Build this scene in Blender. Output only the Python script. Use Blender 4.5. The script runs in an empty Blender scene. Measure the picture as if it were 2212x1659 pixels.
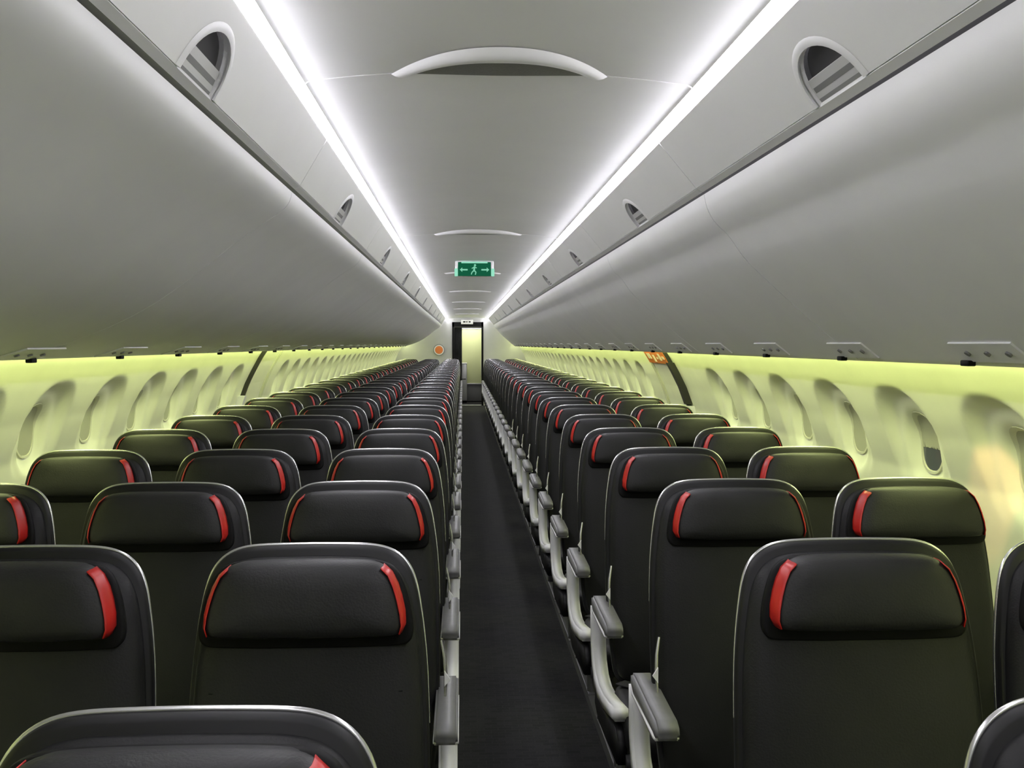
import bpy, bmesh, math, random
from mathutils import Vector, Matrix
sc = bpy.context.scene
PI = math.pi
random.seed(4)
# ---------------------------------------------------------------- camera, world, exposure
EYE = 1.55
cam_d = bpy.data.cameras.new('camera'); cam = bpy.data.objects.new('camera', cam_d)
sc.collection.objects.link(cam); sc.camera = cam
cam_d.sensor_width = 36; cam_d.lens = 36.0; cam_d.clip_start = 0.02; cam_d.clip_end = 100
yaw = math.atan(106/2213); pitch = math.atan(86.5/2213)
cam.location = (0, 0, EYE)
cam.rotation_euler = (PI/2 - pitch, 0, -yaw)
w = bpy.data.worlds.new('world'); sc.world = w; w.use_nodes = True
w.node_tree.nodes['Background'].inputs[0].default_value = (0.02, 0.02, 0.022, 1)
w.node_tree.nodes['Background'].inputs[1].default_value = 0.3
sc.view_settings.view_transform = 'Standard'; sc.view_settings.look = 'None'
sc.view_settings.gamma = 1; sc.view_settings.use_curve_mapping = False
sc.view_settings.exposure = 0.0
CEIL_POWER = 39.0        # the ceiling light strips
WALL_POWER = 27.0        # the yellow-green wash strips above the side walls

# ---------------------------------------------------------------- materials
def mat(name, col, rough=0.5, metal=0.0, spec=0.5, noise=0.0, nscale=40, bump=0.0, bscale=300):
    m = bpy.data.materials.new(name); m.use_nodes = True
    nt = m.node_tree; b = nt.nodes['Principled BSDF']
    b.inputs['Base Color'].default_value = (*col, 1)
    b.inputs['Roughness'].default_value = rough
    b.inputs['Metallic'].default_value = metal
    b.inputs['Specular IOR Level'].default_value = spec
    if noise or bump:
        tc = nt.nodes.new('ShaderNodeTexCoord')
    if noise:
        n = nt.nodes.new('ShaderNodeTexNoise'); n.inputs['Scale'].default_value = nscale
        n.inputs['Detail'].default_value = 3
        nt.links.new(tc.outputs['Object'], n.inputs['Vector'])
        r = nt.nodes.new('ShaderNodeValToRGB')
        r.color_ramp.elements[0].position = 0.3; r.color_ramp.elements[1].position = 0.7
        r.color_ramp.elements[0].color = (*[c*(1-noise) for c in col], 1)
        r.color_ramp.elements[1].color = (*[min(1, c*(1+noise)) for c in col], 1)
        nt.links.new(n.outputs['Fac'], r.inputs[0]); nt.links.new(r.outputs[0], b.inputs['Base Color'])
    if bump:
        n2 = nt.nodes.new('ShaderNodeTexNoise'); n2.inputs['Scale'].default_value = bscale
        nt.links.new(tc.outputs['Object'], n2.inputs['Vector'])
        bp = nt.nodes.new('ShaderNodeBump'); bp.inputs['Strength'].default_value = bump
        bp.inputs['Distance'].default_value = 0.002
        nt.links.new(n2.outputs['Fac'], bp.inputs['Height']); nt.links.new(bp.outputs[0], b.inputs['Normal'])
    return m
def emis(name, col, s):
    m = bpy.data.materials.new(name); m.use_nodes = True
    nt = m.node_tree; nt.nodes.clear()
    e = nt.nodes.new('ShaderNodeEmission'); o = nt.nodes.new('ShaderNodeOutputMaterial')
    e.inputs[0].default_value = (*col, 1); e.inputs[1].default_value = s
    nt.links.new(e.outputs[0], o.inputs[0]); return m
M = dict(
    bin=mat('bin_plastic', (0.76, 0.76, 0.77), 0.42, noise=0.03, nscale=3),
    valance=mat('valance_plastic', (0.80, 0.80, 0.80), 0.4, noise=0.02, nscale=4),
    ceiling=mat('ceiling_plastic', (0.80, 0.80, 0.80), 0.5, noise=0.02, nscale=3),
    vent_lip=mat('vent_plastic', (0.80, 0.80, 0.80), 0.4),
    vent_dark=mat('vent_mesh_grey', (0.20, 0.20, 0.20), 0.6, noise=0.1, nscale=200),
    wall=mat('sidewall_plastic', (0.82, 0.84, 0.62), 0.5, noise=0.03, nscale=5),
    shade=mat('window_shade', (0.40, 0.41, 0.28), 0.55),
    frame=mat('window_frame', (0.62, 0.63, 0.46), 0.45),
    glass=mat('window_glass', (0.10, 0.11, 0.12), 0.08),
    seam=mat('dark_gap', (0.03, 0.03, 0.03), 0.8),
    latch_dark=mat('latch_recess', (0.012, 0.012, 0.013), 0.7),
    latch=mat('latch_paddle', (0.55, 0.55, 0.55), 0.35),
    groove=mat('latch_groove', (0.18, 0.18, 0.18), 0.6),
    leather=mat('charcoal_leather', (0.012, 0.012, 0.0125), 0.52, spec=0.25, noise=0.2, nscale=6, bump=0.25, bscale=260),
    headrest=mat('headrest_leather', (0.015, 0.015, 0.0155), 0.5, spec=0.3, noise=0.2, nscale=9, bump=0.25, bscale=260),
    shell=mat('black_seat_shell', (0.007, 0.007, 0.0075), 0.5, spec=0.3),
    silver=mat('silver_trim', (0.60, 0.60, 0.60), 0.25, metal=0.85),
    arm=mat('armrest_grey', (0.16, 0.16, 0.16), 0.45, noise=0.08, nscale=30),
    armside=mat('armrest_silver_panel', (0.80, 0.80, 0.80), 0.45, metal=0.0),
    blackp=mat('black_plastic_and_shade', (0.004, 0.004, 0.004), 0.6, spec=0.15),  # black plastic parts, and the painted shadow band round the headrests
    steel=mat('seat_frame_grey', (0.10, 0.10, 0.10), 0.4, metal=0.5),
    red=mat('red_stripe', (0.44, 0.010, 0.007), 0.42, noise=0.12, nscale=30),
    orange=mat('orange_plastic', (0.62, 0.17, 0.04), 0.5),
    pale=mat('pale_print', (0.85, 0.72, 0.60), 0.5),
    white=mat('white_plastic', (0.78, 0.78, 0.78), 0.4),
    bulk=mat('bulkhead_laminate', (0.40, 0.40, 0.40), 0.5, noise=0.03, nscale=4),
    curtain=mat('dark_curtain', (0.02, 0.02, 0.022), 0.9, noise=0.2, nscale=10),
    cream=mat('galley_cream', (0.62, 0.66, 0.36), 0.5),
    galley_grey=mat('galley_grey', (0.12, 0.12, 0.12), 0.5),
    alu=mat('trolley_aluminium', (0.55, 0.55, 0.55), 0.35, metal=0.6),
    dgreen=mat('exit_sign_green', (0.004, 0.06, 0.03), 0.4),
    darkdoor=mat('dark_seal', (0.02, 0.02, 0.015), 0.6),
    belt=mat('seat_belt', (0.012, 0.012, 0.013), 0.8),
)
M['sign_bg'] = emis('exit_sign_lit_green', (0.008, 0.115, 0.055), 0.9)
M['sign_fg'] = emis('exit_sign_lit_mint', (0.22, 0.62, 0.42), 1.0)
M['sign_edge'] = emis('exit_sign_edge_mint', (0.35, 0.85, 0.62), 0.9)
M['strip'] = emis('ceiling_strip_light', (1.0, 0.975, 1.06), CEIL_POWER)
M['wash'] = emis('sidewall_wash_light', (0.90, 1.0, 0.42), WALL_POWER)

# carpet: dark charcoal with a faint woven ladder of lighter bars
def carpet():
    m = bpy.data.materials.new('aisle_carpet'); m.use_nodes = True
    nt = m.node_tree; b = nt.nodes['Principled BSDF']; b.inputs['Roughness'].default_value = 0.95
    b.inputs['Specular IOR Level'].default_value = 0.1
    tc = nt.nodes.new('ShaderNodeTexCoord'); mp = nt.nodes.new('ShaderNodeMapping')
    mp.inputs['Scale'].default_value = (9, 9, 1)
    bt = nt.nodes.new('ShaderNodeTexBrick'); bt.inputs['Color1'].default_value = (0.026, 0.026, 0.027, 1)
    bt.inputs['Color2'].default_value = (0.034, 0.034, 0.035, 1); bt.inputs['Mortar'].default_value = (0.036, 0.036, 0.036, 1)
    bt.inputs['Scale'].default_value = 1.0; bt.inputs['Mortar Size'].default_value = 0.02
    nt.links.new(tc.outputs['Object'], mp.inputs[0]); nt.links.new(mp.outputs[0], bt.inputs['Vector'])
    n = nt.nodes.new('ShaderNodeTexNoise'); n.inputs['Scale'].default_value = 160
    mx = nt.nodes.new('ShaderNodeMixRGB'); mx.blend_type = 'MULTIPLY'; mx.inputs[0].default_value = 0.5
    nt.links.new(tc.outputs['Object'], n.inputs['Vector'])
    nt.links.new(bt.outputs['Color'], mx.inputs[1]); nt.links.new(n.outputs['Fac'], mx.inputs[2])
    nt.links.new(mx.outputs[0], b.inputs['Base Color'])
    return m
M['carpet'] = carpet()

# ---------------------------------------------------------------- helpers
COL = sc.collection
def mesh_obj(name, verts, faces, m, parent=None, smooth=True, angle=40):
    me = bpy.data.meshes.new(name); me.from_pydata([tuple(v) for v in verts], [], faces)
    bm = bmesh.new(); bm.from_mesh(me)
    bmesh.ops.recalc_face_normals(bm, faces=bm.faces)
    if smooth:
        for f in bm.faces: f.smooth = True
        for e in bm.edges:
            if len(e.link_faces) == 2 and e.calc_face_angle(0) > math.radians(angle): e.smooth = False
    bm.to_mesh(me); bm.free()
    me.materials.append(m)
    o = bpy.data.objects.new(name, me); COL.objects.link(o)
    if parent: o.parent = parent
    return o
class G:                       # geometry collector
    def __init__(s): s.v = []; s.f = []
    def add(s, v, f):
        n = len(s.v); s.v += [tuple(p) for p in v]; s.f += [tuple(i+n for i in q) for q in f]
        return s
    def box(s, a, b, bev=0.0, rot=None):
        bm = bmesh.new(); bmesh.ops.create_cube(bm, size=1)
        c = [(a[i]+b[i])/2 for i in range(3)]; d = [abs(b[i]-a[i]) for i in range(3)]
        for v in bm.verts: v.co = Vector((v.co.x*d[0], v.co.y*d[1], v.co.z*d[2]))
        if bev > 0: bmesh.ops.bevel(bm, geom=bm.edges[:], offset=min(bev, min(d)*0.45), segments=3, affect='EDGES', profile=0.5)
        bm.verts.index_update()
        vs = [v.co.copy() for v in bm.verts]
        if rot: vs = [rot @ v for v in vs]
        s.add([v + Vector(c) for v in vs], [[v.index for v in f.verts] for f in bm.faces]); bm.free()
        return s
    def prism(s, poly, axis, a, b):      # poly 2-D, extruded along axis from a to b
        n = len(poly)
        def P(p, t):
            if axis == 'y': return (p[0], t, p[1])
            if axis == 'x': return (t, p[0], p[1])
            return (p[0], p[1], t)
        vs = [P(p, a) for p in poly] + [P(p, b) for p in poly]
        fs = [tuple(range(n)), tuple(range(2*n-1, n-1, -1))] + [(i, (i+1) % n, n+(i+1) % n, n+i) for i in range(n)]
        return s.add(vs, fs)
    def tube(s, pts, r, n=8, flat=1.0):
        pts = [Vector(p) for p in pts]; rings = []
        up = Vector((0, 1, 0))
        for i, p in enumerate(pts):
            t = (pts[min(i+1, len(pts)-1)] - pts[max(i-1, 0)]).normalized()
            a = up if abs(t.dot(up)) < 0.9 else Vector((1, 0, 0))
            u = t.cross(a).normalized(); v = t.cross(u).normalized()
            rr = r[i] if isinstance(r, (list, tuple)) else r
            rings.append([p + u*rr*math.cos(2*PI*k/n) + v*rr*flat*math.sin(2*PI*k/n) for k in range(n)])
        vs = [q for g in rings for q in g]; fs = []
        for i in range(len(pts)-1):
            for k in range(n): fs.append((i*n+k, i*n+(k+1) % n, (i+1)*n+(k+1) % n, (i+1)*n+k))
        fs.append(tuple(range(n))); fs.append(tuple(range((len(pts)-1)*n, len(pts)*n)))
        return s.add(vs, fs)
    def obj(s, name, m, parent=None, smooth=True, angle=40):
        return mesh_obj(name, s.v, s.f, m, parent, smooth, angle)
def tag(o, label, cat=None, group=None, kind=None):
    o['label'] = label
    if cat: o['category'] = cat
    if group: o['group'] = group
    if kind: o['kind'] = kind
    return o
def empty(name, loc): 
    o = bpy.data.objects.new(name, None); COL.objects.link(o); o.location = loc; o.empty_display_size = 0.1
    return o
def struct(o, label=None):
    o['kind'] = 'structure'
    if label: o['label'] = label
    return o
def copy_tree(o, parent=None, skip=()):
    c = o.copy(); COL.objects.link(c); c.parent = parent
    for ch in list(o.children):
        if ch.name.split('.')[0] in skip: continue
        copy_tree(ch, c, skip)
    return c
ORD = ['zeroth', 'first', 'second', 'third', 'fourth', 'fifth', 'sixth', 'seventh', 'eighth', 'ninth', 'tenth', 'eleventh', 'twelfth', 'thirteenth', 'fourteenth']
Y0, Y1 = -1.1, 25.8

# ---------------------------------------------------------------- floor
g = G(); g.box((-1.75, Y0, -0.06), (1.65, Y1+2.2, 0)); struct(g.obj('floor', M['carpet'], smooth=False), 'dark charcoal carpet along the cabin floor')
# raised track covers beside the aisle
for k, (x, nm) in enumerate(((0.565, 'right'), (-0.10, 'left'))):
    g = G(); g.prism([(x-0.03, 0.0), (x-0.022, 0.016), (x+0.022, 0.016), (x+0.03, 0.0)], 'y', 0.3, Y1-0.3)
    struct(g.obj('trim_%d' % (k+1), M['steel'], smooth=False), 'grey floor track cover along the %s side of the aisle' % nm)

# ---------------------------------------------------------------- side walls with scalloped window recesses
WIN = [2.84 + 0.645*k for k in range(-6, 36)]
EXIT_Y = {-1: 8.2, 1: 7.45}
CX = -0.05
def wall_half(z):
    t = [(0.0, 1.50), (0.3, 1.60), (0.6, 1.665), (0.9, 1.68), (1.1, 1.655), (1.25, 1.60), (1.35, 1.55), (1.45, 1.495), (1.5, 1.462), (1.6, 1.40), (1.75, 1.30), (2.0, 1.08)]
    for i in range(len(t)-1):
        if t[i][0] <= z <= t[i+1][0]:
            f = (z-t[i][0])/(t[i+1][0]-t[i][0]); return t[i][1]*(1-f)+t[i+1][1]*f
    return t[-1][1]
def sm(a, b, x):
    f = max(0, min(1, (x-a)/(b-a))); return f*f*(3-2*f)
def dish(y, z, side):
    d = 0
    if abs(y-EXIT_Y[side]) < 0.62: return 0
    for wy in WIN:
        u = (y-wy)
        if abs(u) > 0.3: continue
        if abs(wy-EXIT_Y[side]) < 0.75: continue
        # outer dish: steep soffit on top, long ramp below
        zz = (z-1.19)/0.215; uu = u/0.215
        r = (abs(uu)**2.6+abs(zz)**2.6)**(1/2.6)
        top = 1-sm(0.80, 1.0, r)
        ramp = sm(-1.0, 0.8, zz)
        d = max(d, 0.050*top*ramp)
        # inner recess round the pane
        zz = (z-1.175)/0.150; uu = u/0.125
        r = (abs(uu)**2.4+abs(zz)**2.4)**(1/2.4)
        d += 0.042*(1-sm(0.70, 1.05, r))*(0.35+0.65*sm(-1.0, 0.4, zz))
    return d
def sidewall(side, name, label):
    ny = 1060; ylo = 1.2
    ys = [Y0] + [ylo + (12-ylo)*i/640 for i in range(641)] + [12+(Y1-12)*i/420 for i in range(1, 421)]
    zs = [0, 0.3, 0.6, 0.8] + [0.9+0.012*i for i in range(1, 49)] + [1.5, 1.55, 1.6, 1.75, 2.0]
    vs = []; fs = []
    for y in ys:
        for z in zs:
            vs.append((CX + side*(wall_half(z)+dish(y, z, side)), y, z))
    nz = len(zs)
    for i in range(len(ys)-1):
        for j in range(nz-1): fs.append((i*nz+j, (i+1)*nz+j, (i+1)*nz+j+1, i*nz+j+1))
    o = mesh_obj(name, vs, fs, M['wall'], angle=60)
    me = o.data; bm = bmesh.new(); bm.from_mesh(me)
    bm.faces.ensure_lookup_table()
    if bm.faces[0].normal.x*side > 0: bmesh.ops.reverse_faces(bm, faces=bm.faces[:])
    bm.to_mesh(me); bm.free()
    struct(o, label)
sidewall(-1, 'wall_left', 'cream moulded side wall left of the seats, washed in yellow-green light')
sidewall(1, 'wall_right', 'cream moulded side wall right of the seats, washed in yellow-green light')

def ellipse(n, a, b, p=2.8):
    out = []
    for k in range(n):
        t = 2*PI*k/n; c, s = math.cos(t), math.sin(t)
        out.append((a*math.copysign(abs(c)**(2/p), c), b*math.copysign(abs(s)**(2/p), s)))
    return out
wn = 0
for side in (-1, 1):
    for wy in WIN:
        if wy < 1.3 or abs(wy-EXIT_Y[side]) < 0.75: continue
        wn += 1
        zc = 1.205
        x = CX + side*(wall_half(zc)+dish(wy, zc, side))
        open_ = (side == 1 and abs(wy-3.485) < 0.1)
        r = empty('window_%d' % wn, (x, wy, zc)); struct(r)
        n = 28
        def conf(u, v, off):       # a point on the recess floor, lifted off it by off
            return (CX+side*(wall_half(zc+v)+dish(wy+u, zc+v, side)-off)-x, u, v)
        A_, B_ = 0.080, 0.098
        def patch(name, m_, vlo, vhi, off):
            vs = []; fs = []
            rings = 8
            for q in range(rings+1):
                e = ellipse(n, A_*max(q, 0.02)/rings, B_*max(q, 0.02)/rings, 2.5)
                vs += [conf(p[0], max(vlo, min(vhi, p[1])), off) for p in e]
            for q in range(rings):
                for k in range(n): fs.append((q*n+k, q*n+(k+1) % n, (q+1)*n+(k+1) % n, (q+1)*n+k))
            return mesh_obj(name, vs, fs, m_, r, angle=80)
        vs = []; fs = []
        for sc_, off in ((1.12, 0.001), (1.10, 0.006), (1.01, 0.006), (0.98, 0.001)):
            vs += [conf(p[0], p[1], off) for p in ellipse(n, A_*sc_, B_*sc_, 2.5)]
        for a in range(3):
            for k in range(n): fs.append((a*n+k, a*n+(k+1) % n, (a+1)*n+(k+1) % n, (a+1)*n+k))
        mesh_obj('window_frame', vs, fs, M['frame'], r)
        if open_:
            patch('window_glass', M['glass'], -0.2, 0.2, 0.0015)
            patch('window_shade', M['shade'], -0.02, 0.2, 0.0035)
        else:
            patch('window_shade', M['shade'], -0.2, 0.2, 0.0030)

# ---------------------------------------------------------------- over-wing exits
dn = 0
for side in (-1, 1):
    dn += 1
    yc = EXIT_Y[side]
    r = empty('door_%d' % dn, (0, yc, 0)); struct(r, 'over-wing exit panel in the %s side wall' % ('left' if side < 0 else 'right'))
    def shell(y0, y1, z0, z1, off, n=14):
        zs = [z0+(z1-z0)*i/n for i in range(n+1)]
        poly = [(CX+side*(wall_half(z)-off), z) for z in zs] + [(CX+side*(wall_half(z)+0.002), z) for z in reversed(zs)]
        return G().prism(poly, 'y', y0-yc, y1-yc)
    shell(yc-0.33, yc+0.33, 0.75, 1.52, 0.012).obj('door_panel', M['wall'], r, smooth=False)
    shell(yc-0.375, yc-0.335, 0.72, 1.50, 0.030).obj('door_seal', M['darkdoor'], r, smooth=False)
    shell(yc+0.335, yc+0.36, 0.72, 1.50, 0.022).obj('door_rib', M['frame'], r, smooth=False)
    shell(yc+0.40, yc+0.425, 0.72, 1.50, 0.022).obj('door_rib', M['frame'], r, smooth=False)
    shell(yc-0.45, yc-0.38, 0.80, 1.12 if side > 0 else 1.16, 0.050, 5).obj('door_armrest', M['armside'], r, smooth=False)
    if side > 0:
        shell(yc-0.42, yc-0.34, 1.13, 1.42, 0.045).obj('door_handle_cover', M['darkdoor'], r, smooth=False)
        z0, z1 = 1.41, 1.495
        pl = shell(yc-0.36, yc+0.36, z0, z1, 0.034, 4).obj('door_placard', M['orange'], r, smooth=False); pl['label'] = 'orange instruction placard'
        for a, b, c, d in ((0.02, 0.10, 0.03, 0.05), (0.14, 0.2, 0.02, 0.07), (0.24, 0.3, 0.03, 0.045), (0.36, 0.42, 0.01, 0.06), (0.5, 0.62, 0.03, 0.07)):
            shell(yc-0.34+a, yc-0.34+b, z0+c, z0+d, 0.037, 2).obj('placard_mark', M['pale'], pl, smooth=False)

# ---------------------------------------------------------------- sidewall wash light behind the bins' outer edge
for side in (-1, 1):
    xa = CX + side*1.375; xb = CX+side*1.345
    g = G(); g.box((min(xa, xb), Y0+0.05, 1.560), (max(xa, xb), Y1-0.05, 1.568))
    o = g.obj('wash_light', M['wash'], smooth=False)
    tag(o, 'long yellow-green light strip hidden above the %s side wall windows' % ('left' if side < 0 else 'right'), 'light')

# ---------------------------------------------------------------- ceiling
ZC = 2.188
def ceil_z(f):     # f 0..1 across
    s = 2*abs(f-0.5)
    return ZC + 0.030*(1-s**2.4)
XL, XR = -0.384, 0.571
vs = []; fs = []; n = 30
prof = [(XL+0.002, 2.1825), (XL+0.006, 2.186)] + [(XL + (XR-XL)*(0.015+0.97*i/n), ceil_z(0.015+0.97*i/n)) for i in range(n+1)] + [(XR-0.006, 2.186), (XR-0.002, 2.1825)]; n = len(prof)-1
JOINTS = [2.54, 6.2, 9.6, 12.95, 16.2, 19.3, 22.5]
ys = [Y0]
for j in JOINTS:
    if Y0 < j < Y1: ys += [j-0.004, j-0.0039, j+0.0039, j+0.004]
ys.append(Y1)
for y in ys:
    gr = any(abs(y-j) < 0.00395 for j in JOINTS)
    for p in prof: vs.append((p[0], y, p[1]+(0.010 if gr else 0)))
for i in range(len(ys)-1):
    for j in range(n): fs.append((i*(n+1)+j, i*(n+1)+j+1, (i+1)*(n+1)+j+1, (i+1)*(n+1)+j))
o = mesh_obj('ceiling', vs, fs, M['ceiling'], angle=50); struct(o, 'pale grey vaulted ceiling panels between the light strips')
# dark roof above, closes the hull
g = G(); g.box((-1.4, Y0, 2.36), (1.3, Y1+2.3, 2.40)); g.box((-1.4, Y0, 2.0), (-1.36, Y1, 2.36)); g.box((1.26, Y0, 2.0), (1.3, Y1, 2.36))
struct(g.obj('trim_3', M['seam'], smooth=False), 'dark roof structure above the ceiling panels')

def ceil_at(x):
    return ceil_z((x-XL)/(XR-XL))
# scooped air outlets at the ceiling joints
def vent(y, idx):
    xc = 0.092; a = 0.266; root = empty('ceiling_vent', (xc, y, ceil_at(xc)))
    N = 36
    def arc(w, dep, t):   # plan crescent: chord on the joint, bow towards the camera
        s = -1+2*t; return (w*s, -dep*(1-abs(s)**2.2))
    # white moulded lip: outer arc to inner arc, standing proud of the ceiling
    vs = []; 
    rows = 6
    for r_ in range(rows+1):
        f = r_/rows
        for i in range(N+1):
            t = i/N
            xo, yo = arc(a, 0.215, t); xi, yi = arc(a*0.775, 0.125, t)
            x = xo*(1-f)+xi*f; yy = yo*(1-f)+yi*f + (0.0 if abs(2*t-1) < 1 else 0)
            bulge = 0.022*math.sin(PI*min(1, f*1.0))**0.8 * (0.45+0.55*math.sin(PI*max(0.02, min(0.98, t)))) + 0.002
            vs.append((x, yy, ceil_at(xc+x)-root.location.z - bulge))
    fs = [(r_*(N+1)+i, r_*(N+1)+i+1, (r_+1)*(N+1)+i+1, (r_+1)*(N+1)+i) for r_ in range(rows) for i in range(N)]
    mesh_obj('vent_lip', vs, fs, M['vent_lip'], root, angle=80)
    # dark grille closing the crescent, sloping down to the joint
    vs = []; R = 5
    for r_ in range(R+1):
        f = r_/R
        for i in range(N+1):
            t = i/N; xi, yi = arc(a*0.775, 0.125, t)
            vs.append((xi, yi*(1-f), ceil_at(xc+xi)-root.location.z-0.004-0.006*f*math.sin(PI*t)))
    fs = [(r_*(N+1)+i, r_*(N+1)+i+1, (r_+1)*(N+1)+i+1, (r_+1)*(N+1)+i) for r_ in range(R) for i in range(N)]
    mesh_obj('vent_grille', vs, fs, M['vent_dark'], root, angle=80)
    lab = ['wide white crescent air outlet in the ceiling, nearest the camera', 'second crescent air outlet along the ceiling, just before the green exit sign',
           'crescent air outlet in the ceiling just beyond the green exit sign'][idx] if idx < 3 else 'tiny distant crescent air outlet in the ceiling near the far doorway'
    tag(root, lab, 'vent', 'crescent air outlets along the ceiling')
k = 0
for j in JOINTS:
    if j > 1 and j < Y1-1: vent(j, k); k += 1

# ---------------------------------------------------------------- exit sign
sg = empty('exit_sign', (0.094, 8.25, 2.145)); tag(sg, 'small green lit exit sign with arrows and running figure hanging from the ceiling', 'sign')
G().box((-0.155, 0.012, -0.052), (0.155, 0.075, 0.075), 0.012).obj('sign_housing', M['white'], sg)
G().box((-0.132, 0.0, -0.050), (0.132, 0.013, 0.062), 0.004).obj('sign_face', M['sign_bg'], sg)
G().box((-0.105, -0.003, 0.052), (0.105, 0.004, 0.064), 0.002).obj('sign_edge', M['sign_edge'], sg)
for s in (-1, 1):
    G().box((s*0.134, -0.003, -0.052), (s*0.160, 0.012, 0.010), 0.003).obj('sign_edge', M['sign_edge'], sg)
    g = G(); g.prism([(s*0.118, 0.0), (s*0.098, 0.018), (s*0.098, 0.006), (s*0.055, 0.006), (s*0.055, -0.006), (s*0.098, -0.006), (s*0.098, -0.018)], 'y', -0.004, 0.001)
    g.obj('arrow', M['sign_fg'], sg, smooth=False)
g = G()   # running figure
g.prism([(0.004+0.009*math.cos(t*PI/6), 0.036+0.009*math.sin(t*PI/6)) for t in range(12)], 'y', -0.004, 0.001)
def limb(ax, az, bx, bz, wd):
    dx, dz = bx-ax, bz-az; L = math.hypot(dx, dz); nx, nz = -dz/L*wd, dx/L*wd
    g.prism([(ax+nx, az+nz), (bx+nx, bz+nz), (bx-nx, bz-nz), (ax-nx, az-nz)], 'y', -0.004, 0.001)
limb(0.0, 0.026, -0.004, -0.008, 0.007); limb(-0.002, 0.022, -0.022, 0.010, 0.0035); limb(0.0, 0.022, 0.018, 0.014, 0.0035)
limb(-0.004, -0.006, -0.020, -0.020, 0.0045); limb(-0.020, -0.020, -0.026, -0.038, 0.004); limb(-0.003, -0.006, 0.012, -0.020, 0.0045); limb(0.012, -0.020, 0.006, -0.040, 0.004)
g.obj('running_figure', M['sign_fg'], sg, smooth=False)
g = G(); g.box((-0.03, 0.02, 0.06), (0.03, 0.05, ceil_at(0.09)-2.145+0.004)); g.obj('sign_mount', M['white'], sg)

# ---------------------------------------------------------------- ceiling light strips, one per bin
STRIPJ = [2.48 + 2.08*k for k in range(-2, 13)]
for side, x0, x1 in ((-1, -0.402, -0.385), (1, 0.593, 0.572)):
    nm = 'left' if side < 0 else 'right'
    edges = [Y0+0.02] + [j for j in STRIPJ if j > Y0+0.3 and j < Y1-0.3] + [Y1-0.02]
    for i in range(len(edges)-1):
        a, b = edges[i], edges[i+1]
        poly = [(x0, 2.160), (x1, 2.188), (x1-side*-0.006, 2.191), (x0-side*-0.006, 2.163)]
        g = G(); g.prism(poly, 'y', a+0.004, b-0.004)
        o = g.obj('light_strip', M['strip'], smooth=False)
        vis = sum(1 for e in edges[:i+1] if e > 0.5)
        lab = ('white ceiling light strip segment over the %s bins, nearest the camera' % nm) if vis == 0 else \
              ('white ceiling light strip over the %s bins, %s segment from the camera' % (nm, ORD[vis+1]) if vis < 7 else 'short distant segment of the white light strip above the %s bins' % nm)
        if b < 0.9: lab = 'white ceiling light strip segment over the %s bins, above and behind the camera' % nm
        tag(o, lab, 'light', 'white light strips along the %s of the ceiling' % nm)
# slim backing channels
for side, x0, x1, k in ((-1, -0.425, -0.355, 4), (1, 0.535, 0.615, 5)):
    g = G(); g.box((x0, Y0, 2.196), (x1, Y1, 2.30)); struct(g.obj('trim_%d' % k, M['ceiling'], smooth=False), 'light channel above the %s bins' % ('left' if side < 0 else 'right'))

# ---------------------------------------------------------------- overhead bins
H = EYE
PROF = {
 -1: dict(top=(-0.404, 2.158), mid=(-0.484, 2.022),
      belly=[(-0.508, 2.003), (-0.511, 1.988), (-0.519, 1.968), (-0.538, 1.947), (-0.575, 1.921), (-0.628, 1.886), (-0.70, 1.832), (-0.785, 1.764), (-0.86, 1.708), (-0.95, 1.650), (-1.05, 1.600), (-1.16, 1.556), (-1.25, 1.527), (-1.335, 1.502), (-1.350, 1.510), (-1.352, 1.53)],
      back=[(-1.30, 1.66), (-1.15, 1.90), (-0.95, 2.03), (-0.56, 2.03)]),
  1: dict(top=(0.594, 2.158), mid=(0.708, 2.022),
      belly=[(0.7325, 2.0045), (0.736, 1.987), (0.743, 1.962), (0.761, 1.928), (0.785, 1.902), (0.812, 1.876), (0.857, 1.814), (0.915, 1.757), (0.98, 1.698), (1.05, 1.637), (1.12, 1.578), (1.175, 1.535), (1.222, 1.499), (1.236, 1.507), (1.240, 1.527)],
      back=[(1.20, 1.66), (1.10, 1.86), (1.0, 2.03), (0.78, 2.03)])}
SEAM = [3.10 + 2.1*k for k in range(-2, 12)]
def smooth_prof(P, sub=3):
    out = []
    for i in range(len(P)-1):
        p0 = P[max(i-1, 0)]; p1 = P[i]; p2 = P[i+1]; p3 = P[min(i+2, len(P)-1)]
        for k in range(sub):
            t = k/sub
            out.append(tuple(0.5*((2*p1[a])+(-p0[a]+p2[a])*t+(2*p0[a]-5*p1[a]+4*p2[a]-p3[a])*t*t+(-p0[a]+3*p1[a]-3*p2[a]+p3[a])*t**3) for a in (0, 1)))
    out.append(P[-1]); return out
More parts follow.
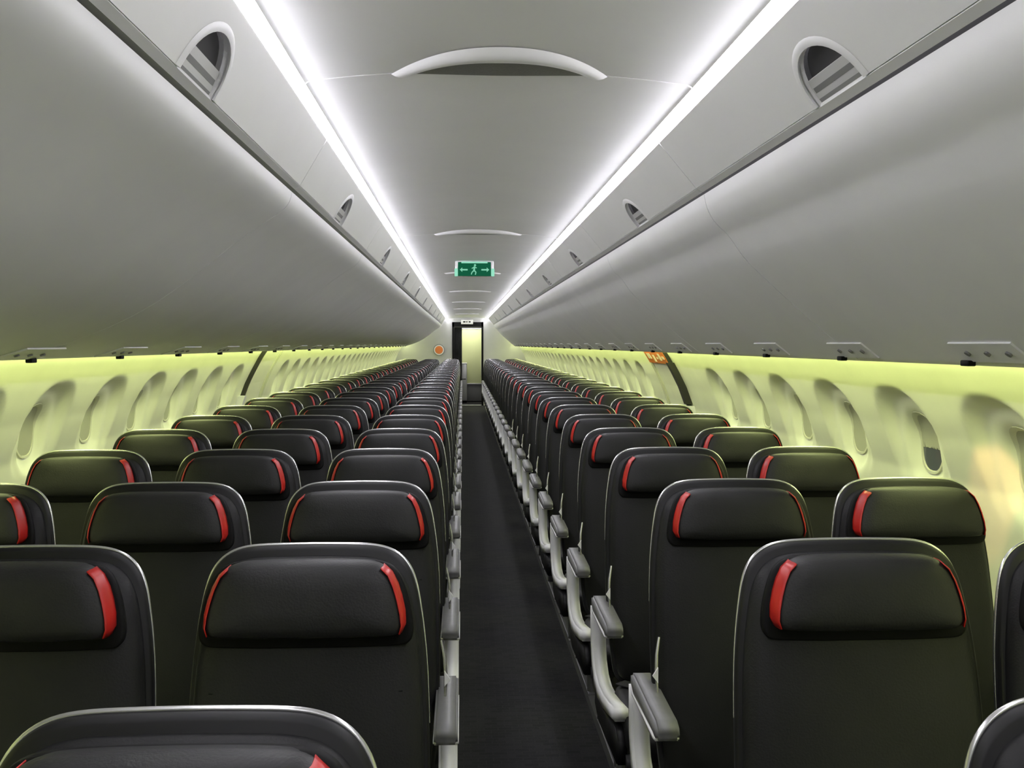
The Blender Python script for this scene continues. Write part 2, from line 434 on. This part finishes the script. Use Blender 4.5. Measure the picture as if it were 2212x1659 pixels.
def make_bin(side, L, label, latch=True):
    pr = PROF[side]
    r = empty('overhead_bin', (0, 0, 0)); tag(r, label, 'overhead bin', 'overhead bins on the %s side' % ('left' if side < 0 else 'right'))
    half = L/2-0.0025
    poly = smooth_prof(pr['belly']) + pr['back']
    G().prism(poly, 'y', -half, half).obj('bin_door', M['bin'], r, angle=30)
    # valance with a half-elliptic bite for the latch
    T = Vector((pr['top'][0], 0, pr['top'][1])); B = Vector((pr['mid'][0], 0, pr['mid'][1]))
    up = (T-B); hgt = up.length; up.normalize()
    nrm = Vector((up.z, 0, -up.x)) * (1 if side < 0 else -1)   # towards the aisle
    if nrm.x*side > 0: nrm = -nrm
    def P(s, t, d): 
        return tuple(B + up*t + Vector((0, 1, 0))*s + nrm*d)
    def plate(name, pts, d0, d1, m, par, **kw):
        n = len(pts)
        vs = [P(a, b, d0) for a, b in pts]+[P(a, b, d1) for a, b in pts]
        fs = [tuple(range(n)), tuple(range(2*n-1, n-1, -1))]+[(k, (k+1) % n, n+(k+1) % n, n+k) for k in range(n)]
        return mesh_obj(name, vs, fs, m, par, **kw)
    A, Bh, yc = 0.118, 0.104, -0.14
    bite = [(yc-A*math.cos(PI*k/20), Bh*math.sin(PI*k/20)**0.8) for k in range(21)]
    low = [(-half, 0.0)] + bite + [(half, 0.0)]
    g = G(); n = len(low)
    for d in (0, -0.012):
        g.v += [P(a, b, d) for a, b in low] + [P(a, hgt, d) for a, b in low]
    for k in range(n-1):
        g.f += [(k, k+1, n+k+1, n+k), (2*n+k, 3*n+k, 3*n+k+1, 2*n+k+1), (k, 2*n+k, 2*n+k+1, k+1), (n+k, n+k+1, 3*n+k+1, 3*n+k)]
    g.f += [(0, n, 3*n, 2*n), (n-1, 3*n-1, 4*n-1, 2*n-1)]
    bmv = g.obj('bin_valance', M['valance'], r, smooth=False)
    # thin moulding under the valance
    mp = [(-0.4850, 2.0195), (-0.5010, 2.0110), (-0.5050, 2.0160), (-0.490, 2.030)] if side < 0 else [(0.7095, 2.0195), (0.7285, 2.0105), (0.7330, 2.016), (0.714, 2.030)]
    G().prism(mp, 'y', -half, half).obj('bin_moulding', M['valance'], r, smooth=False)
    ring = [(yc+(p[0]-yc)*1.17, p[1]*1.17) for p in bite]
    vs = []; fs = []; nb = len(bite)
    for pts, d in ((ring, 0.0005), ([(yc+(p[0]-yc)*1.10, p[1]*1.10) for p in bite], 0.0045), (bite, 0.0035), (bite, -0.004)):
        vs += [P(p[0], max(0.0, p[1]), d) for p in pts]
    for a_ in range(3):
        for k in range(nb-1): fs.append((a_*nb+k, a_*nb+k+1, (a_+1)*nb+k+1, (a_+1)*nb+k))
    mesh_obj('latch_bezel', vs, fs, M['bin'], r, angle=80)
    lt = plate('latch_recess', [(p[0]*1.0, p[1]) for p in bite], -0.022, -0.030, M['latch_dark'], r, smooth=False)
    def clip(f0, f1, s=0.985):
        pts = []
        zl, zh = Bh*f0, Bh*f1
        def hw(z): 
            q = min(1, (z/Bh))**(1/0.8); return A*math.sqrt(max(0, 1-q*q))*s
        zs = [zl+(zh-zl)*k/6 for k in range(7)]
        return [(yc-hw(z), z) for z in zs]+[(yc+hw(z), z) for z in reversed(zs)]
    pd = plate('latch_paddle', clip(0.0, 0.50), -0.010, -0.020, M['latch'], r, smooth=False)
    plate('paddle_groove', clip(0.22, 0.33, 0.93), -0.0095, -0.011, M['groove'], pd, smooth=False)
    plate('paddle_groove', clip(0.02, 0.10, 0.97), -0.0095, -0.011, M['groove'], pd, smooth=False)
    return r
for side in (-1, 1):
    nm = 'left' if side < 0 else 'right'
    proto = None; idx = 0
    for i in range(-1, len(SEAM)-1):
        a = SEAM[i] if i >= 0 else SEAM[0]-2.1; b = SEAM[i+1] if i >= 0 else SEAM[0]
        if a < Y0-0.05: continue
        if b > Y1+0.1: continue
        idx += 1
        c = (a+b)/2
        lab = 'pale grey %s overhead bin ' % nm + (['whose front lies behind the camera', 'nearest the camera, with the large latch cut-out', 'second from the camera, beyond the first seam'][idx-1] if idx <= 3 else
              ('%s from the camera along the row' % ORD[idx-1] if idx < 9 else 'tiny in the distance near the doorway'))
        if proto is None: proto = make_bin(side, 2.1, lab); o = proto
        else:
            o = copy_tree(proto); o['label'] = lab
        o.location = (0, c, 0)
# passenger service units under the bins, one per seat row
ROWS = [0.97 + 0.81*n for n in range(29)]
def make_psu(side):
    r = empty('service_unit', (0, 0, 0)); s = side
    if s < 0: a = (-1.21, 1.5395); b = (-1.315, 1.508)
    else: a = (1.15, 1.5545); b = (1.205, 1.512)
    ux, uz = b[0]-a[0], b[1]-a[1]; L = math.hypot(ux, uz); ux /= L; uz /= L
    nx, nz = (uz, -ux) if s < 0 else (-uz, ux)
    if nz > 0: nx, nz = -nx, -nz
    def q(p, d): return (p[0]+nx*d, p[1]+nz*d)
    G().prism([q(a, -0.004), q(b, -0.004), q(b, 0.005), q(a, 0.005)], 'y', -0.14, 0.14).obj('unit_panel', M['bin'], r, smooth=False)
    for k, yy in enumerate((-0.09, 0.0, 0.09)):
        c = ((a[0]+b[0])/2, (a[1]+b[1])/2)
        p0 = q(c, 0.004); p1 = q(c, 0.010)
        G().tube([(p0[0], yy, p0[1]), (p1[0], yy, p1[1])], 0.008, 12).obj('air_nozzle', M['groove'], r)
    p = q(b, 0.006)
    G().box((p[0]-0.012, 0.12, p[1]-0.010), (p[0]+0.008, 0.16, p[1]+0.004), 0.003).obj('call_light', M['blackp'], r)
    return r
for side in (-1, 1):
    nm = 'left' if side < 0 else 'right'; proto = None
    for n, y in enumerate(ROWS):
        if n < 2: continue
        o = (make_psu(side) if proto is None else copy_tree(proto))
        if proto is None: proto = o
        o.location = (0, y-0.35, 0)
        lab = ('grey service panel with air nozzles under the %s bins above the %s seat row' % (nm, ORD[n+1])) if n < 10 else 'tiny distant service panel under the %s bins beyond the over-wing exit' % nm
        tag(o, lab, 'service panel', 'service panels under the %s bins' % nm)

# unseen warm spot added to tint the right wall beside the third row
rl = bpy.data.lights.new('added_wall_spot', 'SPOT'); rl.energy = 9; rl.color = (1.0, 0.42, 0.20); rl.spot_size = math.radians(24); rl.spot_blend = 0.5; rl.shadow_soft_size = 0.008
rlo = bpy.data.objects.new('added_wall_spot', rl); COL.objects.link(rlo); rlo.location = (1.205, 2.72, 1.50)
rlo.rotation_euler = (Vector((1.60, 3.02, 1.10))-rlo.location).to_track_quat('-Z', 'Y').to_euler()
tag(rlo, 'unseen warm spot added under the right bins to tint the wall beside the third row', 'lamp')
# ---------------------------------------------------------------- end walls and galley doorway
DX0, DX1, DZ = -0.27, 0.515, 2.10
g = G()
g.box((-1.74, Y1, 0), (DX0, Y1+0.05, 2.4)); g.box((DX1, Y1, 0), (1.64, Y1+0.05, 2.4)); g.box((DX0, Y1, DZ), (DX1, Y1+0.05, 2.4))
struct(g.obj('wall_back', M['bulk'], smooth=False), 'grey bulkhead at the far end of the cabin around the doorway')
g = G(); g.box((-1.74, Y0-0.05, 0), (1.64, Y0, 2.4)); struct(g.obj('wall_front', M['bulk'], smooth=False), 'grey bulkhead behind the camera')
g = G(); g.box((DX0, Y1-0.02, 0), (DX0+0.05, Y1+0.07, DZ)); g.box((DX1-0.05, Y1-0.02, 0), (DX1, Y1+0.07, DZ)); g.box((DX0, Y1-0.02, DZ-0.12), (DX1, Y1+0.07, DZ))
struct(g.obj('trim_6', M['blackp'], smooth=False), 'dark frame round the far doorway')
g = G(); g.box((-0.9, Y1+2.1, 0), (1.3, Y1+2.15, 2.4)); g.box((-0.9, Y1+0.05, 0), (-0.85, Y1+2.1, 2.4)); g.box((1.25, Y1+0.05, 0), (1.3, Y1+2.1, 2.4))
struct(g.obj('wall_galley', M['galley_grey'], smooth=False), 'grey galley walls beyond the doorway')
g = G(); g.box((DX0+0.03, Y1+0.0, 0.004), (DX1-0.03, Y1+0.08, 0.014)); struct(g.obj('trim_7', M['white'], smooth=False), 'pale threshold strip across the doorway')
# curtain gathered at the left of the doorway
pts = []; N = 40
for k in range(N+1): pts.append((-0.235+0.185*k/N, 0.022*math.sin(k*1.25)))
vs = []; fs = []
for z in (0.04, 0.7, 1.4, 1.97):
    for p in pts: vs.append((p[0]+0.02, Y1+0.13+p[1]*(1.2-0.3*z/2), z))
for i in range(3):
    for k in range(N): fs.append((i*(N+1)+k, i*(N+1)+k+1, (i+1)*(N+1)+k+1, (i+1)*(N+1)+k))
cu = mesh_obj('doorway_curtain', vs, fs, M['curtain'], angle=80)
sd = cu.modifiers.new('thick', 'SOLIDIFY'); sd.thickness = 0.006
tag(cu, 'dark curtain gathered at the left of the far doorway', 'curtain')
# cream galley cabinet
gc = empty('galley_cabinet', (0.2, Y1+1.6, 0)); tag(gc, 'pale yellow-green galley cabinet seen through the far doorway', 'cabinet')
G().box((-0.36, 0, 0.50), (0.36, 0.45, 1.96), 0.01).obj('cabinet_body', M['cream'], gc)
G().box((-0.36, 0.02, 0.02), (0.36, 0.45, 0.485), 0.006).obj('cabinet_base', M['galley_grey'], gc)
G().box((-0.36, -0.012, 0.47), (0.36, 0.02, 0.50), 0.003).obj('cabinet_ledge', M['alu'], gc)
G().box((-0.34, -0.012, 1.94), (0.34, 0.0, 1.97), 0.002).obj('cabinet_trim', M['white'], gc)
G().box((0.27, -0.02, 0.70), (0.29, -0.002, 1.15), 0.004).obj('cabinet_handle', M['frame'], gc)
# service trolley
tr = empty('service_trolley', (0.03, Y1+1.1, 0)); tag(tr, 'narrow aluminium service trolley just inside the far doorway', 'trolley')
G().box((-0.09, 0, 0.06), (0.075, 0.40, 1.03), 0.012).obj('trolley_body', M['alu'], tr)
G().box((-0.092, -0.01, 1.03), (0.077, 0.41, 1.05), 0.006).obj('trolley_top', M['white'], tr)
G().box((-0.06, -0.014, 0.62), (0.045, 0.0, 0.64), 0.004).obj('trolley_handle', M['blackp'], tr)
for sx in (-0.07, 0.055):
    for sy in (0.03, 0.37): G().tube([(sx-0.01, sy, 0.03), (sx+0.01, sy, 0.03)], 0.028, 12).obj('wheel', M['blackp'], tr)
gl = bpy.data.lights.new('galley_lamp', 'AREA'); gl.energy = 26; gl.size = 0.8; gl.color = (1, 1, 0.85)
glo = bpy.data.objects.new('galley_lamp', gl); COL.objects.link(glo); glo.location = (0.2, Y1+1.0, 2.3)
tag(glo, 'galley ceiling lamp beyond the far doorway', 'lamp')
# white sign over the doorway
ds = empty('doorway_sign', (0.115, Y1-0.06, 2.10)); tag(ds, 'small white sign box above the far doorway', 'sign')
G().box((-0.16, -0.02, -0.055), (0.14, 0.04, 0.055), 0.008).obj('sign_box', M['white'], ds)
for a, b in ((-0.11, -0.05), (-0.03, 0.0), (0.03, 0.08)):
    G().box((a, -0.0225, -0.012), (b, -0.018, 0.02), 0.001).obj('sign_mark', M['blackp'], ds, smooth=False)
# orange disc on the left bulkhead
dc = empty('wall_disc', (-0.60, Y1-0.002, 1.40)); tag(dc, 'round orange disc with pale ring on the far left bulkhead', 'wall disc')
def disc(r0, y0, y1, n=28): return G().tube([(0, y0, 0), (0, y1, 0)], r0, n)
disc(0.145, -0.03, 0.0).obj('disc_rim', M['groove'], dc); disc(0.125, -0.034, -0.029).obj('disc_ring', M['white'], dc)
disc(0.100, -0.040, -0.033).obj('disc_face', M['orange'], dc)

# ---------------------------------------------------------------- seats
TOP = 1.20
def lean(x, y, z):            # the back leans away from the camera
    return (x, y - 0.14*(TOP-z)/0.75, z)
half_outline = [(0.0, 0.0), (0.05, -0.0005), (0.10, -0.002), (0.130, -0.006), (0.152, -0.014), (0.170, -0.027), (0.184, -0.046), (0.194, -0.072), (0.201, -0.105), (0.208, -0.15), (0.214, -0.21), (0.218, -0.30), (0.220, -0.42), (0.216, -0.55), (0.208, -0.66), (0.195, -0.73), (0.150, -0.75), (0.07, -0.752)]
def full(ho):
    ho = smooth_prof(ho, 3)
    return [(x, z) for x, z in ho] + [(-x, z) for x, z in reversed(ho) if x > 1e-6]
def pillow(outline, layers, zc, dz=0.0, ysh=0.0, par=None, name='', m=None, angle=50):
    """rings of the outline, scaled about (0, zc), at depth y; capped at both ends"""
    n = len(outline); vs = []; fs = []
    for s, y in layers:
        sx, sz = s if isinstance(s, tuple) else (s, s)
        for x, z in outline:
            vs.append(lean(x*sx, y+ysh, TOP+dz+zc+(z-zc)*sz))
    for a in range(len(layers)-1):
        for k in range(n): fs.append((a*n+k, a*n+(k+1) % n, (a+1)*n+(k+1) % n, (a+1)*n+k))
    fs.append(tuple(range(n))); fs.append(tuple(range((len(layers)-1)*n, len(layers)*n)))
    return mesh_obj(name, vs, fs, m, par, angle=angle)
def make_seat(kind, side):
    """kind: aisle / inner; side -1: left block (aisle to the seat's +x), +1: right block"""
    r = empty('cabin_seat', (0, 0, 0))
    ws = 0.93 if (kind == 'aisle' and side < 0) else (0.95 if side > 0 and kind != 'aisle' else 1.0)
    ho0 = [(x*ws, z) for x, z in half_outline]
    hs = smooth_prof(ho0, 3); ol = full(ho0)
    pillow(ol, [(0.94, 0.034), (0.98, 0.028), (1.0, 0.018), (1.0, 0.0), (0.985, -0.004)], -0.37, par=r, name='back_shell', m=M['shell'])
    inn = [(x*0.955, z*0.965-0.016) for x, z in ol]
    pillow(inn, [(1.0, 0.0), (1.0, -0.012), (0.97, -0.026), (0.90, -0.036), (0.78, -0.042), (0.4, -0.046)], -0.37, par=r, name='back_cushion', m=M['leather'], angle=80)
    # silver rim round the shell
    rim = [(-x, z) for x, z in reversed(hs[1:34])] + hs[:34]
    rr = [0.0010+0.0020*min(1, k/15, (len(rim)-1-k)/15) for k in range(len(rim))]
    G().tube([lean(x*1.004, 0.012, TOP+z+0.001) for x, z in rim], rr, 8, flat=1.3).obj('shell_rim', M['silver'], r, angle=80)
    # headrest
    hh = [(0.0, -0.012), (0.06, -0.0125), (0.105, -0.015), (0.127, -0.021), (0.141, -0.033), (0.151, -0.052), (0.158, -0.073), (0.163, -0.096), (0.164, -0.115), (0.158, -0.128), (0.140, -0.133), (0.07, -0.135)]
    ho = full(hh)
    hd = pillow(ho, [((0.86, 0.86), -0.03), ((0.98, 0.98), -0.040), (1.0, -0.056), (1.0, -0.066), ((0.975, 0.965), -0.078), ((0.92, 0.89), -0.086), ((0.75, 0.65), -0.092), ((0.4, 0.3), -0.094)], -0.073, par=r, name='headrest', m=M['headrest'], angle=80)
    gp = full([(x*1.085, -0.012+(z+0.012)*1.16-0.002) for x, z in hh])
    pillow(gp, [(0.97, -0.030), (1.0, -0.034), (1.0, -0.0465), (0.97, -0.0485)], -0.08, par=r, name='headrest_shade_plate', m=M['blackp'], angle=80)  # near-black plate painting in the shadow below and beside the headrest
    for s in (-1, 1):
        path = [p for p in hh[3:10]]
        lay = [(1.006, -0.046), (1.010, -0.056), (1.010, -0.067), (0.988, -0.0785), (0.978, -0.0805), (0.962, -0.0845)]
        vs = []; 
        for i, (x, z) in enumerate(path):
            wdt = 0.10+0.90*math.sin(PI*(i+0.25)/(len(path)-0.5))**0.8
            for j, (sx, y) in enumerate(lay):
                f = j/(len(lay)-1)
                sx2 = sx if f < 0.5 else 0.995+(sx-0.995)*wdt
                vs.append(lean(s*x*sx2, y-0.0008, TOP-0.073+(z+0.073)*min(1.0, sx+0.02)))
        nl = len(lay)
        fs = [(i*nl+j, i*nl+j+1, (i+1)*nl+j+1, (i+1)*nl+j) for i in range(len(path)-1) for j in range(nl-1)]
        o = mesh_obj('headrest_stripe', vs, fs, M['red'], hd, angle=80); o['label'] = 'red stripe'
        sd = o.modifiers.new('thick', 'SOLIDIFY'); sd.thickness = 0.0015; sd.offset = 0
    # stitched seams on the back cushion
    for zz in (0.97, 0.80):
        G().tube([lean(-0.16+0.32*k/8, -0.0445+0.006*abs(k/4-1)**2, zz) for k in range(9)], 0.0016, 6).obj('back_seam', M['blackp'], r)
    # seat pan
    co = ellipse(36, 0.222, 0.245, 5)
    n = 36; vs = []; lay = [(0.93, 0.375), (1.0, 0.39), (1.0, 0.435), (0.965, 0.458), (0.86, 0.468), (0.5, 0.472)]
    for s, z in lay:
        for p in co: vs.append((p[0]*s, -0.385+p[1]*s, z))
    fs = [(a*n+k, a*n+(k+1) % n, (a+1)*n+(k+1) % n, (a+1)*n+k) for a in range(len(lay)-1) for k in range(n)] + [tuple(range(n)), tuple(range((len(lay)-1)*n, len(lay)*n))]
    mesh_obj('seat_cushion', vs, fs, M['leather'], r, angle=80)
    # frame beams and legs
    g = G(); g.tube([(-0.22, -0.50, 0.34), (0.22, -0.50, 0.34)], 0.022, 12); g.tube([(-0.22, -0.24, 0.34), (0.22, -0.24, 0.34)], 0.022, 12)
    g.box((-0.20, -0.56, 0.355), (0.20, -0.16, 0.378), 0.004); g.obj('seat_frame', M['steel'], r)
    if kind != 'inner':
        sx = 0.12 if side < 0 else -0.12
        G().tube([(sx, -0.50, 0.34), (sx, -0.53, 0.20), (sx, -0.58, 0.015)], [0.022, 0.019, 0.024], 10).obj('leg', M['steel'], r)
        G().tube([(sx, -0.24, 0.34), (sx, -0.18, 0.20), (sx, -0.10, 0.015)], [0.022, 0.019, 0.024], 10).obj('leg', M['steel'], r)
        G().box((sx-0.025, -0.62, 0.0), (sx+0.025, -0.06, 0.022), 0.006).obj('leg_rail', M['steel'], r)
    a_s = 1 if side < 0 else -1       # direction of the aisle in seat x
    # dark armrest on the side away from the aisle
    x = -a_s*0.233
    g = G(); g.box((x-0.011, -0.50, 0.655), (x+0.011, -0.09, 0.690), 0.012); g.tube([(x, -0.13, 0.66), (x, -0.15, 0.42)], 0.010, 8)
    g.obj('inner_armrest', M['shell'], r)
    # seat belt lying across the cushion
    G().add(*strap([(-0.19, -0.20, 0.475), (-0.10, -0.30, 0.478), (0.0, -0.36, 0.480), (0.09, -0.42, 0.479), (0.15, -0.52, 0.474)], 0.024)).obj('seat_belt', M['belt'], r)
    if kind == 'aisle':
        xo = a_s*(0.230 if side > 0 else 0.222)
        # grey pad on a silver side frame that drops and sweeps forward along the cushion
        poly = [(0.010, 0.672), (0.010, 0.700), (-0.02, 0.708), (-0.315, 0.700), (-0.342, 0.690), (-0.350, 0.672), (-0.340, 0.658), (-0.30, 0.655), (-0.05, 0.650)]
        ar = armpart('aisle_armrest', poly, xo-0.0270, xo+0.0270, M['arm'], r, 0.006)
        armpart('armrest_edge', [(-0.02, 0.650), (-0.02, 0.664), (-0.30, 0.668), (-0.332, 0.664), (-0.332, 0.654), (-0.30, 0.648)], xo-0.029, xo+0.029, M['armside'], ar, 0.003)
        c = [(0.035, 0.665), (0.035, 0.60), (0.028, 0.53), (0.005, 0.475), (-0.05, 0.435), (-0.13, 0.420), (-0.24, 0.428), (-0.36, 0.448), (-0.47, 0.470)]
        wd = [0.026, 0.026, 0.027, 0.028, 0.028, 0.027, 0.025, 0.024, 0.022]
        up = []; dn_ = []
        for i, (yy, zz) in enumerate(c):
            y2, z2 = c[min(i+1, len(c)-1)]; y1, z1 = c[max(i-1, 0)]
            dy, dz = y2-y1, z2-z1; L = math.hypot(dy, dz); ny, nz = dz/L, -dy/L
            up.append((yy+ny*wd[i], zz+nz*wd[i])); dn_.append((yy-ny*wd[i], zz-nz*wd[i]))
        n = len(c)
        bm = bmesh.new(); V = []
        for xx in (xo-0.024, xo+0.024):
            V.append([bm.verts.new((xx, p[0], p[1])) for p in up]); V.append([bm.verts.new((xx, p[0], p[1])) for p in dn_])
        for i in range(n-1):
            for q in (((0, i), (0, i+1), (1, i+1), (1, i)), ((2, i), (3, i), (3, i+1), (2, i+1)), ((0, i), (2, i), (2, i+1), (0, i+1)), ((1, i), (1, i+1), (3, i+1), (3, i))):
                bm.faces.new([V[a][b] for a, b in q])
        bm.faces.new([V[0][0], V[1][0], V[3][0], V[2][0]]); bm.faces.new([V[0][-1], V[2][-1], V[3][-1], V[1][-1]])
        bmesh.ops.recalc_face_normals(bm, faces=bm.faces)
        sharp = [e for e in bm.edges if len(e.link_faces) == 2 and e.calc_face_angle(0) > 1.0]
        bmesh.ops.bevel(bm, geom=sharp, offset=0.008, segments=3, affect='EDGES')
        for f in bm.faces: f.smooth = True
        me = bpy.data.meshes.new('side_frame'); bm.to_mesh(me); bm.free(); me.materials.append(M['armside'])
        o = bpy.data.objects.new('side_frame', me); COL.objects.link(o); o.parent = r
        # dark foot panel under the side frame
        armpart('side_cover', [(-0.02, 0.41), (-0.12, 0.395), (-0.46, 0.43), (-0.50, 0.40), (-0.50, 0.33), (-0.10, 0.31), (0.0, 0.34)], xo-0.016, xo+0.016, M['shell'], r, 0.004)
        # thin bright hinge trim and its little white tip
        hx = a_s*0.208
        G().tube([lean(hx, -0.05, 0.83), lean(hx+a_s*0.008, -0.055, 0.79), lean(hx+a_s*0.011, -0.060, 0.75), lean(hx+a_s*0.010, -0.062, 0.70)], [0.003, 0.0042, 0.0045, 0.003], 8).obj('hinge_trim', M['silver'], r)
        bpv = lean(hx, -0.062, 0.745)
        G().add([(bpv[0]+a_s*0.008, bpv[1], bpv[2]+0.020), (bpv[0]+a_s*0.008, bpv[1], bpv[2]-0.018), (bpv[0]-a_s*-0.022, bpv[1]-0.004, bpv[2]),
                 (bpv[0]+a_s*0.008, bpv[1]-0.008, bpv[2]+0.020), (bpv[0]+a_s*0.008, bpv[1]-0.008, bpv[2]-0.018), (bpv[0]-a_s*-0.022, bpv[1]-0.010, bpv[2])],
                [(0, 1, 2), (3, 5, 4), (0, 3, 4, 1), (1, 4, 5, 2), (2, 5, 3, 0)]).obj('recline_tab', M['armside'], r, smooth=False)
    return r
def strap(path, hw):
    vs = []; fs = []
    for i, p in enumerate(path):
        p = Vector(p); t = (Vector(path[min(i+1, len(path)-1)])-Vector(path[max(i-1, 0)])); t.z = 0; t.normalize()
        sd = Vector((-t.y, t.x, 0))*hw
        vs += [p+sd, p-sd, p-sd-Vector((0, 0, 0.003)), p+sd-Vector((0, 0, 0.003))]
    for i in range(len(path)-1):
        for k in range(4): fs.append((i*4+k, i*4+(k+1) % 4, (i+1)*4+(k+1) % 4, (i+1)*4+k))
    fs += [(0, 1, 2, 3), tuple(len(vs)-4+k for k in range(4))]
    return vs, fs
def armpart(name, poly, x0, x1, m, par, bev):
    g = G().prism(poly, 'x', x0, x1)
    bm = bmesh.new(); V = [bm.verts.new(v) for v in g.v]
    for f in g.f: bm.faces.new([V[i] for i in f])
    bmesh.ops.recalc_face_normals(bm, faces=bm.faces)
    sharp = [e for e in bm.edges if len(e.link_faces) == 2 and e.calc_face_angle(0) > 0.9]
    bmesh.ops.bevel(bm, geom=sharp, offset=bev, segments=3, affect='EDGES')
    for f in bm.faces: f.smooth = True
    me = bpy.data.meshes.new(name); bm.to_mesh(me); bm.free(); me.materials.append(m)
    o = bpy.data.objects.new(name, me); COL.objects.link(o); o.parent = par
    return o
COLS = [('left window', -1.22, -1, 'inner'), ('left middle', -0.74, -1, 'inner'), ('left aisle', -0.262, -1, 'aisle'), ('right aisle', 0.688, 1, 'aisle'), ('right window', 1.145, 1, 'inner_r')]
protos = {}
for n, y in enumerate(ROWS):
    for cn, x, side, kind in COLS:
        if n == 0 and 'aisle' not in cn: continue
        if n == 1 and cn == 'left window': continue
        key = (side, kind)
        far = n >= 12
        if key not in protos:
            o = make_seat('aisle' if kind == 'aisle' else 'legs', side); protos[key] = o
        else:
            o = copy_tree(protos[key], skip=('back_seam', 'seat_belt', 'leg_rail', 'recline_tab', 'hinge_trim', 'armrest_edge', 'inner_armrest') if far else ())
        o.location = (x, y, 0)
        rz = random.uniform(-0.006, 0.006)
        o.rotation_euler = (0, 0, 0)
        o['category'] = 'seat'
        blk = 'of the %s' % cn.split()[0]
        if n == 0:
            lab = 'charcoal leather aisle seat nearest the camera on the %s, cut off by the bottom edge' % cn.split()[0]
            grp = 'dark cabin seats with red striped headrests in the near rows'
        elif n < 12:
            lab = 'charcoal leather %s seat with red striped headrest, %s row from the camera' % (cn, ORD[n+1])
            grp = 'dark cabin seats with red striped headrests in the near rows'
        else:
            lab = 'tiny distant dark %s seat in the packed rows towards the far doorway' % cn
            grp = 'distant %s seats' % cn
        o['label'] = lab; o['group'] = grp
